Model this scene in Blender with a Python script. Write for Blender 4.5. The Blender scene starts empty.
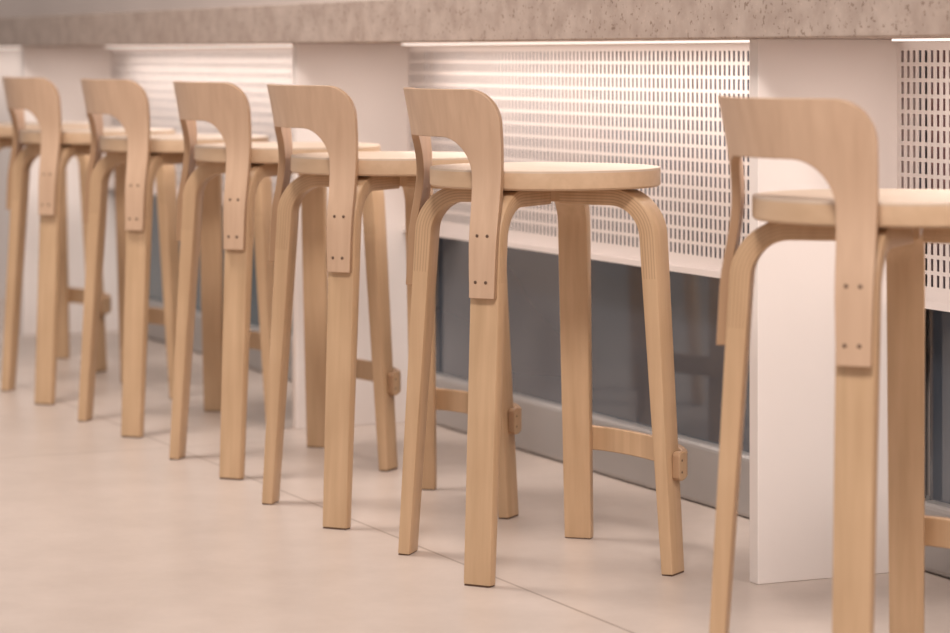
import bpy, math, random
from mathutils import Vector
random.seed(4)
scene = bpy.context.scene
COL = scene.collection
try:
    scene.view_settings.view_transform = 'Standard'
    scene.view_settings.look = 'None'
except Exception as e:
    print(e)

# ------------------------------------------------------------------ materials
def new_mat(name):
    m = bpy.data.materials.new(name); m.use_nodes = True
    nt = m.node_tree; b = nt.nodes['Principled BSDF']
    return m, nt, b
def N(nt, t, **kw):
    n = nt.nodes.new(t)
    for k, v in kw.items(): setattr(n, k, v)
    return n
def ramp(nt, fac, stops):
    r = N(nt, 'ShaderNodeValToRGB'); e = r.color_ramp.elements
    while len(e) < len(stops): e.new(0.5)
    for i, (p, c) in enumerate(stops):
        e[i].position = p; e[i].color = (c[0], c[1], c[2], 1)
    nt.links.new(fac, r.inputs['Fac']); return r
def plain(name, col, rough=0.5, metal=0.0, var=0.03, scale=8):
    m, nt, b = new_mat(name)
    tc = N(nt, 'ShaderNodeTexCoord'); no = N(nt, 'ShaderNodeTexNoise'); no.inputs['Scale'].default_value = scale
    nt.links.new(tc.outputs['Object'], no.inputs['Vector'])
    lo = [max(0, c*(1-var)) for c in col]; hi = [min(1, c*(1+var)) for c in col]
    r = ramp(nt, no.outputs['Fac'], [(0.3, lo), (0.7, hi)])
    nt.links.new(r.outputs['Color'], b.inputs['Base Color'])
    b.inputs['Roughness'].default_value = rough; b.inputs['Metallic'].default_value = metal
    return m
def birch(name, c1, c2, axis='Z', lamel=False, rough=0.42):
    m, nt, b = new_mat(name)
    tc = N(nt, 'ShaderNodeTexCoord'); mp = N(nt, 'ShaderNodeMapping')
    sc = {'Z': (70, 70, 3.0), 'X': (3.0, 70, 70)}[axis]
    mp.inputs['Scale'].default_value = sc
    nt.links.new(tc.outputs['Object'], mp.inputs['Vector'])
    oi = N(nt, 'ShaderNodeObjectInfo')
    ad = N(nt, 'ShaderNodeVectorMath', operation='ADD'); 
    ml = N(nt, 'ShaderNodeMath', operation='MULTIPLY'); ml.inputs[1].default_value = 37
    nt.links.new(oi.outputs['Random'], ml.inputs[0])
    nt.links.new(mp.outputs['Vector'], ad.inputs[0]); nt.links.new(ml.outputs[0], ad.inputs[1])
    no = N(nt, 'ShaderNodeTexNoise'); no.inputs['Scale'].default_value = 1.0; no.inputs['Detail'].default_value = 6
    nt.links.new(ad.outputs[0], no.inputs['Vector'])
    r = ramp(nt, no.outputs['Fac'], [(0.25, c2), (0.75, c1)])
    n2 = N(nt, 'ShaderNodeTexNoise'); n2.inputs['Scale'].default_value = 9
    nt.links.new(tc.outputs['Object'], n2.inputs['Vector'])
    r2 = ramp(nt, n2.outputs['Fac'], [(0.3, (0.93, 0.915, 0.90)), (0.7, (1.0, 1.0, 1.0))])
    mx = N(nt, 'ShaderNodeMixRGB', blend_type='MULTIPLY'); mx.inputs[0].default_value = 1
    nt.links.new(r.outputs['Color'], mx.inputs[1]); nt.links.new(r2.outputs['Color'], mx.inputs[2])
    out = mx.outputs[0]
    if lamel:
        uv = N(nt, 'ShaderNodeSeparateXYZ'); nt.links.new(tc.outputs['UV'], uv.inputs[0])
        m1 = N(nt, 'ShaderNodeMath', operation='MULTIPLY'); m1.inputs[1].default_value = lamel
        fr = N(nt, 'ShaderNodeMath', operation='FRACT')
        gt = N(nt, 'ShaderNodeMath', operation='LESS_THAN'); gt.inputs[1].default_value = 0.3
        st = N(nt, 'ShaderNodeMath', operation='GREATER_THAN'); st.inputs[1].default_value = 0.0
        nt.links.new(uv.outputs['Y'], m1.inputs[0]); nt.links.new(m1.outputs[0], fr.inputs[0]); nt.links.new(fr.outputs[0], gt.inputs[0])
        nt.links.new(uv.outputs['X'], st.inputs[0])
        mm = N(nt, 'ShaderNodeMath', operation='MULTIPLY'); nt.links.new(gt.outputs[0], mm.inputs[0]); nt.links.new(st.outputs[0], mm.inputs[1])
        m3 = N(nt, 'ShaderNodeMath', operation='MULTIPLY'); m3.inputs[1].default_value = 0.36
        nt.links.new(mm.outputs[0], m3.inputs[0])
        mx2 = N(nt, 'ShaderNodeMixRGB', blend_type='MIX'); mx2.inputs[2].default_value = (c2[0]*0.4, c2[1]*0.33, c2[2]*0.28, 1)
        nt.links.new(m3.outputs[0], mx2.inputs[0]); nt.links.new(out, mx2.inputs[1]); out = mx2.outputs[0]
    nt.links.new(out, b.inputs['Base Color'])
    b.inputs['Roughness'].default_value = rough
    return m

M_leg = birch('birch_leg', (0.65, 0.445, 0.275), (0.53, 0.35, 0.205))
M_lam = birch('birch_laminated', (0.65, 0.445, 0.275), (0.53, 0.35, 0.205), lamel=6.0)
M_back = birch('birch_plywood', (0.66, 0.46, 0.32), (0.56, 0.375, 0.255))
M_ply = birch('birch_plywood_edge', (0.46, 0.29, 0.17), (0.38, 0.23, 0.135))
M_seat = birch('birch_seat_top', (0.63, 0.50, 0.395), (0.58, 0.45, 0.345), axis='X', rough=0.5)
M_rim = birch('birch_seat_rim', (0.64, 0.45, 0.295), (0.56, 0.38, 0.24), axis='X')
M_screw = plain('screw_brass', (0.16, 0.10, 0.07), 0.4, 0.6)
M_glide = plain('glide_felt', (0.12, 0.065, 0.04), 0.8)
M_white = plain('white_lacquer', (0.86, 0.79, 0.755), 0.45, var=0.01)
M_perf = plain('white_metal', (0.85, 0.78, 0.75), 0.5, var=0.01)
M_wall = plain('wall_plaster', (0.72, 0.62, 0.57), 0.8, var=0.05, scale=2)
M_alu = plain('brushed_aluminium', (0.38, 0.36, 0.35), 0.34, 0.35)

def emis(name, col, s):
    m, nt, b = new_mat(name)
    b.inputs['Base Color'].default_value = (*col, 1)
    b.inputs['Emission Color'].default_value = (*col, 1); b.inputs['Emission Strength'].default_value = s
    return m
M_led = emis('led_diffuser', (1.0, 0.88, 0.80), 1.2)

def glass(name, d1, d2, warm=0.0):
    m, nt, b = new_mat(name)
    tc = N(nt, 'ShaderNodeTexCoord'); mp = N(nt, 'ShaderNodeMapping'); mp.inputs['Scale'].default_value = (0.8, 1, 1.6)
    no = N(nt, 'ShaderNodeTexNoise'); no.inputs['Scale'].default_value = 1.8; no.inputs['Detail'].default_value = 1
    nt.links.new(tc.outputs['Object'], mp.inputs['Vector']); nt.links.new(mp.outputs['Vector'], no.inputs['Vector'])
    r = ramp(nt, no.outputs['Fac'], [(0.35, d1), (0.65, d2)])
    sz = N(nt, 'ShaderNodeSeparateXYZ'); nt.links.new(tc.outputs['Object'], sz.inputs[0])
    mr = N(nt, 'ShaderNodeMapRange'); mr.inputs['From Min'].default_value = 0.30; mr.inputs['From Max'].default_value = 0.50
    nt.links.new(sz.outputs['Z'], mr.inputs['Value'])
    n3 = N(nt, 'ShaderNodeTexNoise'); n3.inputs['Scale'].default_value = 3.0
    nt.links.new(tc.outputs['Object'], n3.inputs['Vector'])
    r3 = ramp(nt, n3.outputs['Fac'], [(0.38, (0.25+warm*.25, 0.29, 0.38-warm*.08)), (0.62, (0.48+warm*.08, 0.40-warm*.04, 0.41-warm*.05))])  # paler upper zone: the lit view outside, painted into the opaque pane's colour
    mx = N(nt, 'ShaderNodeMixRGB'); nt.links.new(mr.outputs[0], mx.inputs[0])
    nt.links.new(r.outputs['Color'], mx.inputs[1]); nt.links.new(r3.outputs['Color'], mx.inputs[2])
    nt.links.new(mx.outputs[0], b.inputs['Base Color']); b.inputs['Roughness'].default_value = 0.05
    b.inputs['IOR'].default_value = 1.9
    return m
M_glass = glass('night_glass', (0.045, 0.058, 0.078), (0.12, 0.132, 0.155))
M_glass2 = glass('night_glass_blue', (0.02, 0.065, 0.095), (0.07, 0.12, 0.15))
M_glass3 = glass('night_glass_warm', (0.045, 0.058, 0.078), (0.12, 0.132, 0.155), 1.0)

# floor tiles
m, nt, b = new_mat('stone_floor'); M_floor = m
tc = N(nt, 'ShaderNodeTexCoord'); br = N(nt, 'ShaderNodeTexBrick'); br.offset = 0.0
br.inputs['Scale'].default_value = 1; br.inputs['Mortar Size'].default_value = 0.0030; br.inputs['Mortar Smooth'].default_value = 0.2
br.inputs['Brick Width'].default_value = 2.4; br.inputs['Row Height'].default_value = 1.2
mpf = N(nt, 'ShaderNodeMapping'); mpf.inputs['Location'].default_value = (1.45, 0, 0)
nt.links.new(tc.outputs['Object'], mpf.inputs['Vector']); nt.links.new(mpf.outputs['Vector'], br.inputs['Vector'])
br.inputs['Color1'].default_value = (1, 1, 1, 1); br.inputs['Color2'].default_value = (0.965, 0.96, 0.955, 1); br.inputs['Mortar'].default_value = (0.60, 0.56, 0.53, 1)
n1 = N(nt, 'ShaderNodeTexNoise'); n1.inputs['Scale'].default_value = 5; n1.inputs['Detail'].default_value = 10; n1.inputs['Roughness'].default_value = 0.7
nt.links.new(tc.outputs['Object'], n1.inputs['Vector'])
r1 = ramp(nt, n1.outputs['Fac'], [(0.3, (0.485, 0.405, 0.355)), (0.7, (0.585, 0.495, 0.44))])
mx = N(nt, 'ShaderNodeMixRGB', blend_type='MULTIPLY'); mx.inputs[0].default_value = 1
nt.links.new(r1.outputs['Color'], mx.inputs[1]); nt.links.new(br.outputs['Color'], mx.inputs[2])
nt.links.new(mx.outputs[0], b.inputs['Base Color']); b.inputs['Roughness'].default_value = 0.34

# counter stone
m, nt, b = new_mat('travertine'); M_stone = m
tc = N(nt, 'ShaderNodeTexCoord')
n1 = N(nt, 'ShaderNodeTexNoise'); n1.inputs['Scale'].default_value = 22; n1.inputs['Detail'].default_value = 8
nt.links.new(tc.outputs['Object'], n1.inputs['Vector'])
r1 = ramp(nt, n1.outputs['Fac'], [(0.3, (0.36, 0.275, 0.23)), (0.7, (0.49, 0.395, 0.34))])
n2 = N(nt, 'ShaderNodeTexNoise'); n2.inputs['Scale'].default_value = 130; n2.inputs['Detail'].default_value = 4
nt.links.new(tc.outputs['Object'], n2.inputs['Vector'])
r2 = ramp(nt, n2.outputs['Fac'], [(0.32, (0.56, 0.50, 0.45)), (0.38, (1, 1, 1)), (0.62, (1, 1, 1)), (0.72, (1.15, 1.13, 1.12))])
mx = N(nt, 'ShaderNodeMixRGB', blend_type='MULTIPLY'); mx.inputs[0].default_value = 1
nt.links.new(r1.outputs['Color'], mx.inputs[1]); nt.links.new(r2.outputs['Color'], mx.inputs[2])
nt.links.new(mx.outputs[0], b.inputs['Base Color']); b.inputs['Roughness'].default_value = 0.6
bp = N(nt, 'ShaderNodeBump'); bp.inputs['Strength'].default_value = 0.2; bp.inputs['Distance'].default_value = 0.002
nt.links.new(r2.outputs['Color'], bp.inputs['Height']); nt.links.new(bp.outputs['Normal'], b.inputs['Normal'])

# ------------------------------------------------------------------ mesh helpers
def mesh_obj(name, verts, faces, mats, fmat=None, uvs=None, smooth=35, loc=(0, 0, 0)):
    me = bpy.data.meshes.new(name); me.from_pydata(verts, [], faces)
    for mm in mats: me.materials.append(mm)
    if fmat:
        for p, i in zip(me.polygons, fmat): p.material_index = i
    if uvs:
        l = me.uv_layers.new(name='UVMap')
        for p, fu in zip(me.polygons, uvs):
            for li, c in zip(p.loop_indices, fu): l.data[li].uv = c
    me.update()
    if smooth:
        for p in me.polygons: p.use_smooth = True
        me.set_sharp_from_angle(angle=math.radians(smooth))
    o = bpy.data.objects.new(name, me); o.location = loc
    COL.objects.link(o); return o
def box(name, x0, x1, y0, y1, z0, z1, mat, bev=0.0, origin=None):
    cx, cy, cz = origin if origin else ((x0+x1)/2, (y0+y1)/2, z0)
    v = [(x-cx, y-cy, z-cz) for z in (z0, z1) for y in (y0, y1) for x in (x0, x1)]
    f = [(0, 2, 3, 1), (4, 5, 7, 6), (0, 1, 5, 4), (2, 6, 7, 3), (0, 4, 6, 2), (1, 3, 7, 5)]
    o = mesh_obj(name, v, f, [mat], smooth=0, loc=(cx, cy, cz))
    if bev:
        bm = o.modifiers.new('bevel', 'BEVEL'); bm.width = bev; bm.segments = 3
    return o

SEAT_Z = 0.6160; SEAT_T = 0.0295; SEAT_R = 0.180
UND = SEAT_Z - SEAT_T
RB, RF = 0.2276, 0.220
AB, AF = 40.9, 51.5
AP, LB = 38.5, 39.5      # angle of the plywood arms about their own bend centre, facing of the back legs
def leg_r(rf, h): return rf - 0.032*h/0.5
def leg_t(h): return 0.0195 + 0.0075*min(1, max(0, h/0.5))
def leg_w(h): return 0.045 + 0.004*min(1, max(0, h/0.5))

def make_leg(rf, name='leg'):
    zc = UND - 0.0135; rb = 0.060
    zb = zc - rb
    path = []
    for i in range(9): 
        h = 0.0025 + (zb-0.0025)*i/8
        path.append((leg_r(rf, h), h))
    r0 = leg_r(rf, zb)
    for i in range(1, 15):
        a = i/14*math.pi/2
        path.append((r0 - rb*(1-math.cos(a)) - 0.003*math.sin(a), zb + rb*math.sin(a)))
    re = path[-1][0]
    for i in range(1, 4): path.append((re + (0.038-re)*i/3, zc))
    L = 0; verts = []; faces = []; fm = []; uvs = []
    pts = [Vector((p[0], 0, p[1])) for p in path]
    secs = []
    for i, p in enumerate(pts):
        a = pts[max(0, i-1)]; c = pts[min(len(pts)-1, i+1)]
        t = (c-a).normalized(); n = Vector((t.z, 0, -t.x))
        if i: L += (pts[i]-pts[i-1]).length
        th = leg_t(p.z)/2; w = leg_w(p.z)/2; rr = 0.0028
        sec = []
        corner = [(th-rr, w-rr, 0), (-(th-rr), w-rr, 90), (-(th-rr), -(w-rr), 180), (th-rr, -(w-rr), 270)]
        for cn, cw, a0 in corner:
            for k in range(3):
                an = math.radians(a0 + 45*k)
                sec.append((cn + rr*math.cos(an), cw + rr*math.sin(an)))
        secs.append((L, sec))
        for sn, sw in sec:
            q = p + n*sn + Vector((0, sw, 0)); verts.append(q[:])
    m_ = 12
    for i in range(len(pts)-1):
        h = pts[i].z
        for k in range(m_):
            k2 = (k+1) % m_
            faces.append((i*m_+k, i*m_+k2, (i+1)*m_+k2, (i+1)*m_+k))
            sn1 = secs[i][1][k][0]; sn2 = secs[i][1][k2][0]
            fm.append(1 if k in (2, 8) else 0)
            u0 = 1 if h > 0.44 else -1
            v1 = sn1/0.027+0.5; v2 = sn2/0.027+0.5
            uvs.append([(u0, v1), (u0, v2), (u0, v2), (u0, v1)])
    faces.append(tuple(reversed(range(m_)))); fm.append(0); uvs.append([(-1, 0)]*m_)
    b0 = (len(pts)-1)*m_; faces.append(tuple(range(b0, b0+m_))); fm.append(0); uvs.append([(-1, 0)]*m_)
    return mesh_obj(name, verts, faces, [M_leg, M_lam], fm, uvs)

def back_R(h):  # distance of the plywood's inner face from the seat centre at the arms
    hk = 0.50
    if h < hk: return leg_r(RB, h) + leg_t(h)/2 + 0.0006
    base = leg_r(RB, hk) + 0.0135 + 0.0006
    H = 0.741-hk; x = (h-hk)/H; k = 0.46
    pts = [(0, base), (k, base-0.0150), (1, base+0.0025)]
    if x < k:
        t = x/k; p0, p1 = pts[0][1], pts[1][1]; a, b_ = -0.064*H*k*1.2, 0.0
    else:
        t = (x-k)/(1-k); p0, p1 = pts[1][1], pts[2][1]; a, b_ = 0.0, 0.024
    t = min(t, 1.0)
    return (2*t**3-3*t*t+1)*p0 + (t**3-2*t*t+t)*a + (-2*t**3+3*t*t)*p1 + (t**3-t*t)*b_
RX = 0.215*math.sin(math.radians(AB))/math.sin(math.radians(AP)) - 0.215
CY = -0.215*math.cos(math.radians(AB)) + (0.215+RX)*math.cos(math.radians(AP))
BT = 0.0120
def back_pt(ang, h, off):
    r = back_R(h) + RX + off
    return (r*math.cos(ang), CY + r*math.sin(ang), h)

def make_back():
    HB, HT = 0.427, 0.739; R0 = 0.212 + RX
    W = 0.0405; S = math.radians(AP)*R0 + W/2 + 0.0015; rc = 0.050; HI = 0.666; ri = 0.060
    outer = []; inner = []
    n1 = 18; n2 = 12; n3 = 14
    def wv(h): return W + 0.012*max(0, min(1, (h-0.44)/0.18))
    def ex(h): return 0.0045*max(0, min(1, (h-0.46)/0.2))
    for i in range(n1+1):
        t = i/n1
        ho = HB+(HT-rc-HB)*t
        outer.append((-S-ex(ho), ho))
        h = HB+(HI-ri-HB)*t
        inner.append((-S-ex(h)+wv(h), h))
    So = -outer[-1][0]; hj = HI-ri
    for i in range(1, n2+1):
        a = i/n2*math.pi/2
        outer.append((-So+rc*(1-math.cos(a)), HT-rc+rc*math.sin(a)))
        inner.append((-S-ex(hj)+wv(hj)+ri*(1-math.cos(a)), hj+ri*math.sin(a)))
    so = outer[-1][0]; si = inner[-1][0]
    for i in range(1, n3+1):
        t = i/n3
        outer.append((so*(1-2*t), HT)); inner.append((si*(1-2*t), HI))
    L = len(outer)
    for i in range(L-n3-2, -1, -1):
        outer.append((-outer[i][0], outer[i][1])); inner.append((-inner[i][0], inner[i][1]))
    K = 5; n = len(outer)
    verts = []; faces = []; fm = []
    for off in (0, BT):
        for i in range(n):
            for k in range(K+1):
                t = k/K
                s = outer[i][0]*(1-t)+inner[i][0]*t; h = outer[i][1]*(1-t)+inner[i][1]*t
                verts.append(back_pt(math.radians(270) + s/R0, h, off))
    B = n*(K+1); idx = lambda l, i, k: l*B + i*(K+1)+k
    for i in range(n-1):
        for k in range(K):
            faces.append((idx(0, i, k), idx(0, i+1, k), idx(0, i+1, k+1), idx(0, i, k+1))); fm.append(0)
            faces.append((idx(1, i, k), idx(1, i, k+1), idx(1, i+1, k+1), idx(1, i+1, k))); fm.append(0)
        faces.append((idx(0, i, 0), idx(1, i, 0), idx(1, i+1, 0), idx(0, i+1, 0))); fm.append(1)
        faces.append((idx(0, i, K), idx(0, i+1, K), idx(1, i+1, K), idx(1, i, K))); fm.append(1)
    for i in (0, n-1):
        for k in range(K):
            f = (idx(0, i, k), idx(0, i, k+1), idx(1, i, k+1), idx(1, i, k))
            faces.append(f if i == 0 else f[::-1]); fm.append(1)
    o = mesh_obj('backrest', verts, faces, [M_back, M_ply], fm)
    bv = o.modifiers.new('bevel', 'BEVEL'); bv.width = 0.0012; bv.segments = 2; bv.limit_method = 'ANGLE'; bv.angle_limit = math.radians(50)
    return o

def make_seat():
    verts = []; faces = []; fm = []
    n = 96; R = SEAT_R; b = 0.002
    prof = [(R-b*1.5, UND), (R, UND+b*1.5), (R, SEAT_Z-0.0035), (R-0.0002, SEAT_Z-0.0028), (R-0.0002, SEAT_Z-0.0008), (R-0.001, SEAT_Z)]
    for r_, z in prof:
        for i in range(n):
            a = 2*math.pi*i/n; verts.append((r_*math.cos(a), r_*math.sin(a), z))
    for j in range(len(prof)-1):
        for i in range(n):
            i2 = (i+1) % n
            faces.append((j*n+i, j*n+i2, (j+1)*n+i2, (j+1)*n+i)); fm.append(0 if j < 2 else 1)
    faces.append(tuple(reversed(range(n)))); fm.append(0)
    t = (len(prof)-1)*n; faces.append(tuple(range(t, t+n))); fm.append(1)
    return mesh_obj('seat', verts, faces, [M_rim, M_seat], fm)

def make_footrest():
    a = math.radians(AF); hz = 0.164; th0 = 0.0062
    r = leg_r(RF, hz) + leg_t(hz)/2 + th0 + 0.0004
    C = Vector((r*math.sin(a), r*math.cos(a))); T = Vector((-math.cos(a), math.sin(a)))
    half = []
    p0 = C - T*0.006; p1 = C + T*0.020
    for i in range(6): half.append(p0 + (p1-p0)*i/5)
    c1 = p1 + T*0.018; c2 = Vector((0.085, 0.195)); p3 = Vector((0, 0.196))
    for i in range(1, 13):
        t = i/12
        half.append((1-t)**3*p1 + 3*(1-t)**2*t*c1 + 3*(1-t)*t*t*c2 + t**3*p3)
    path = half + [Vector((-p.x, p.y)) for p in half[-2::-1]]
    verts = []; faces = []; fm = []
    for i, p in enumerate(path):
        t = (path[min(len(path)-1, i+1)] - path[max(0, i-1)]).normalized(); n = Vector((t.y, -t.x))
        e = min(i, len(path)-1-i)
        hh = {0: 0.0175, 1: 0.0215, 2: 0.0225, 3: 0.0225, 4: 0.0215, 5: 0.0205}.get(e, 0.0195)
        th = th0 if e < 5 else (0.0056 if e == 5 else 0.0050)
        for s, z in ((-1, -1), (1, -1), (1, 1), (-1, 1)):
            q = p + n*th*s; verts.append((q.x, q.y, hz + hh*z))
    for i in range(len(path)-1):
        for k in range(4):
            k2 = (k+1) % 4
            faces.append((i*4+k, i*4+k2, (i+1)*4+k2, (i+1)*4+k)); fm.append(1 if k in (0, 2) else 0)
    faces.append((3, 2, 1, 0)); fm.append(1)
    e = (len(path)-1)*4; faces.append((e, e+1, e+2, e+3)); fm.append(1)
    o = mesh_obj('footrest', verts, faces, [M_leg, M_ply], fm)
    bv = o.modifiers.new('bevel', 'BEVEL'); bv.width = 0.002; bv.segments = 3; bv.limit_method = 'ANGLE'; bv.angle_limit = math.radians(50)
    return o, C + T*0.004, a, r, hz, th0

def make_screw():
    verts = []; faces = []; n = 14
    prof = [(0.0026, 0), (0.0026, 0.0004), (0.0018, 0.0009)]
    for r_, x in prof:
        for i in range(n):
            a = 2*math.pi*i/n; verts.append((x, r_*math.cos(a), r_*math.sin(a)))
    for j in range(2):
        for i in range(n):
            i2 = (i+1) % n; faces.append((j*n+i, j*n+i2, (j+1)*n+i2, (j+1)*n+i))
    faces.append(tuple(range(2*n, 3*n))); faces.append(tuple(reversed(range(n))))
    return mesh_obj('screw', verts, faces, [M_screw])
def make_glide(rf):
    w, t = 0.042/2, 0.017/2
    v = [(rf+x, y, z) for z in (0, 0.0025) for y in (-w, w) for x in (-t, t)]
    f = [(0, 2, 3, 1), (4, 5, 7, 6), (0, 1, 5, 4), (2, 6, 7, 3), (0, 4, 6, 2), (1, 3, 7, 5)]
    return mesh_obj('foot_glide', v, f, [M_glide], smooth=0)

# --------------------------------------------------------------- first chair
chair = bpy.data.objects.new('bar_chair', None); COL.objects.link(chair); chair.empty_display_size = 0.1
parts = []
def attach(o, p): o.parent = p; parts.append((o, p))
seat = make_seat(); attach(seat, chair)
back = make_back(); attach(back, chair)
lb = make_leg(RB); lf = make_leg(RF)
gb = make_glide(RB); gf = make_glide(RF)
def dup(o):
    c = o.copy(); COL.objects.link(c); return c
def pol(r, a): return Vector((r*math.cos(math.radians(a)), r*math.sin(math.radians(a)), 0))
for k, (src, g, ang, face) in enumerate(((lb, gb, 270-AB, 270-LB), (lb, gb, 270+AB, 270+LB), (lf, gf, 90-AF, 90-AF), (lf, gf, 90+AF, 90+AF))):
    o = src if k in (0, 2) else dup(src); gl = g if k in (0, 2) else dup(g)
    o.rotation_euler = (0, 0, math.radians(face)); o.location = pol(0.21, ang) - pol(0.21, face)
    attach(o, chair); attach(gl, o)
foot, FC, fa, fr_, fh, fth = make_footrest(); attach(foot, chair)
scr = make_screw(); first = True
def put_screw(p, rotz, sc, parent):
    global first
    s = scr if first else dup(scr); first = False
    s.location = p; s.rotation_euler = (0, 0, rotz); s.scale = (sc, sc, sc); attach(s, parent)
for ang in (270-AP, 270+AP):
    for h in (0.451, 0.520):
        for d in (-0.009, 0.009):
            a = math.radians(ang) + d/0.24
            put_screw(back_pt(a, h, BT), a, 1, back)
for sx in (1, -1):
    for dz in (-0.009, 0.009):
        ax = math.pi/2 - fa
        nx, ny = math.sin(fa), math.cos(fa)
        p = ((FC.x+nx*fth)*sx, FC.y+ny*fth, fh+dz)
        put_screw(p, ax if sx > 0 else math.pi-ax, 0.75, foot)
chair['label'] = "pale birch bar chair with round seat and low bent plywood backrest"
chair['category'] = "chair"; chair['group'] = "birch bar chairs along the stone counter"

Y0 = -0.038
pos = [(0.0, Y0, 0), (-0.568, Y0-0.017, 0), (-1.157, Y0+0.006, 0), (-1.786, Y0+0.007, 0), (-2.384, Y0-0.006, 0), (-2.985, Y0-0.01, 0), (0.993, Y0+0.005, 0)]
rots = [-2.0, 1.5, 1.5, 2.5, 1.0, 0.0, 2.5]
for i, (p, rz) in enumerate(zip(pos, rots)):
    if i == 0:
        chair.location = p; chair.rotation_euler = (0, 0, math.radians(rz)); continue
    c = chair.copy(); COL.objects.link(c); c.location = p; c.rotation_euler = (0, 0, math.radians(rz))
    mp_ = {chair: c}
    for o, par in parts:
        q = o.copy(); COL.objects.link(q); q.parent = mp_[par]; mp_[o] = q

# --------------------------------------------------------------- setting
def struct(o): o['kind'] = 'structure'; return o
fl = mesh_obj('floor', [(-9, -6+0.165, 0), (7, -6+0.165, 0), (7, 0.8+0.165, 0), (-9, 0.8+0.165, 0)], [(0, 1, 2, 3)], [M_floor], smooth=0, loc=(0, -0.165, 0)); struct(fl)
struct(box('wall_back', -9, 7, 0.50, 0.60, 0.0, 2.8, M_wall))
ct = box('countertop', -8.5, 4.5, 0.12, 0.498, 0.8145, 0.897, M_stone, 0.003)
ct['label'] = "long pitted beige travertine counter slab above the chairs"; ct['category'] = "counter"

fins = [0.294, -1.615, -3.78, -6.0, 2.2]
for i, x in enumerate(fins):
    o = box('counter_support', x-0.013, x+0.013, 0.166 if i == 0 else 0.155, 0.448, 0.0, 0.8144, M_white, 0.0015)
    o['label'] = "white lacquered upright panel holding up the stone counter"; o['category'] = "support panel"; o['group'] = "white counter supports"

def perf(x0, x1, z0, z1, y):
    px, pz = 0.0160, 0.0240; sw, sh = 0.0074, 0.0180
    bl, br_, bz0, bz1 = 0.003, 0.012, 0.028, 0.012
    n = int((x1-x0-bl-br_)/px)
    gap = (x1-x0-bl-br_ - n*px)/2
    xs = [x0]
    for i in range(n):
        a = x0+bl+gap+i*px+(px-sw)/2; xs += [a, a+sw]
    holex = set(range(1, 2*n, 2)); xs.append(x1)
    m_ = int((z1-z0-bz0-bz1)/pz); zs = [z0]
    for j in range(m_):
        a = z0+bz0+j*pz+(pz-sh)/2; zs += [a, a+sh]
    holez = set(range(1, 2*m_, 2)); zs.append(z1)
    cx = (x0+x1)/2
    v = [(x-cx, 0, z-z0) for z in zs for x in xs]; W = len(xs); f = []
    for j in range(len(zs)-1):
        for i in range(W-1):
            if i in holex and j in holez: continue
            f.append((j*W+i, j*W+i+1, (j+1)*W+i+1, (j+1)*W+i))
    n0 = len(v); a, c = x0-cx, x1-cx
    v += [(a, 0, 0), (c, 0, 0), (a, -0.012, 0), (c, -0.012, 0), (a, -0.012, 0.010), (c, -0.012, 0.010)]
    f += [(n0, n0+2, n0+3, n0+1), (n0+2, n0+4, n0+5, n0+3)]
    o = mesh_obj('perforated_panel', v, f, [M_perf], smooth=0, loc=(cx, y, z0))
    s = o.modifiers.new('thick', 'SOLIDIFY'); s.thickness = 0.0010; s.offset = -1
    o['label'] = "white perforated metal sheet with rows of short slots below the counter"
    o['category'] = "panel"; o['group'] = "perforated panels below the counter"
    return o
bays = [(0.307, 2.187), (-1.602, 0.281), (-3.767, -1.628), (-5.987, -3.793)]
for i, (a, b_) in enumerate(bays):
    if i < 3:
        perf(a, b_, 0.412, 0.8145, 0.41)
        w = box('window_%d' % (i+1), a, b_, 0.470, 0.480, 0.105, 0.812, (M_glass3, M_glass, M_glass2)[i]); struct(w)
        o = box('trim_%d' % (i+1), a, b_, 0.446, 0.498, 0.0, 0.108, M_alu, 0.010); struct(o)
    l = box('light_strip', a+0.02, b_-0.02, 0.388, 0.396, 0.8110, 0.8146, M_led)
    l['label'] = "warm white lit strip fixed under the stone counter"; l['category'] = "lamp"; l['group'] = "lit strips under the counter"
    ld = bpy.data.lights.new('strip_light', 'AREA'); ld.shape = 'RECTANGLE'; ld.size = b_-a-0.36; ld.size_y = 0.10
    ld.energy = (2.1, 2.1, 2.1, 1.0)[i]*(b_-a); ld.color = (1.0, 0.89, 0.82)
    lo = bpy.data.objects.new('strip_light', ld); lo.location = ((a+b_)/2, 0.290, 0.808); COL.objects.link(lo)
struct(box('trim_4', -5.987, -3.793, 0.41, 0.499, 0.0, 0.8144, M_white))

# --------------------------------------------------------------- light
w = bpy.data.worlds.new('World'); scene.world = w; w.use_nodes = True
bg = w.node_tree.nodes['Background']; bg.inputs[0].default_value = (1.0, 0.92, 0.875, 1); bg.inputs[1].default_value = 0.42
def area(name, loc, target, size, e, col):
    ld = bpy.data.lights.new(name, 'AREA'); ld.size = size; ld.energy = e; ld.color = col
    o = bpy.data.objects.new(name, ld); o.location = loc; COL.objects.link(o)
    o.rotation_euler = (Vector(target)-Vector(loc)).to_track_quat('-Z', 'Y').to_euler(); return o
area('ceiling_light', (-1.2, -1.1, 2.9), (-1.2, -0.5, 0), 0.8, 64, (1.0, 0.91, 0.85))
area('ceiling_light', (2.8, -1.5, 2.9), (0.5, -0.2, 0.3), 0.7, 88, (1.0, 0.91, 0.85))

# --------------------------------------------------------------- camera
cd = bpy.data.cameras.new('camera'); cam = bpy.data.objects.new('camera', cd); COL.objects.link(cam)
cam.location = (3.935, -1.943, 0.79)
cam.rotation_euler = (math.radians(90), 0, math.radians(65.6))
cd.sensor_width = 36; cd.lens = 2800/950*36; cd.shift_y = -261.5/950
cd.dof.use_dof = True; cd.dof.focus_distance = 4.28; cd.dof.aperture_fstop = 4.5
scene.camera = cam
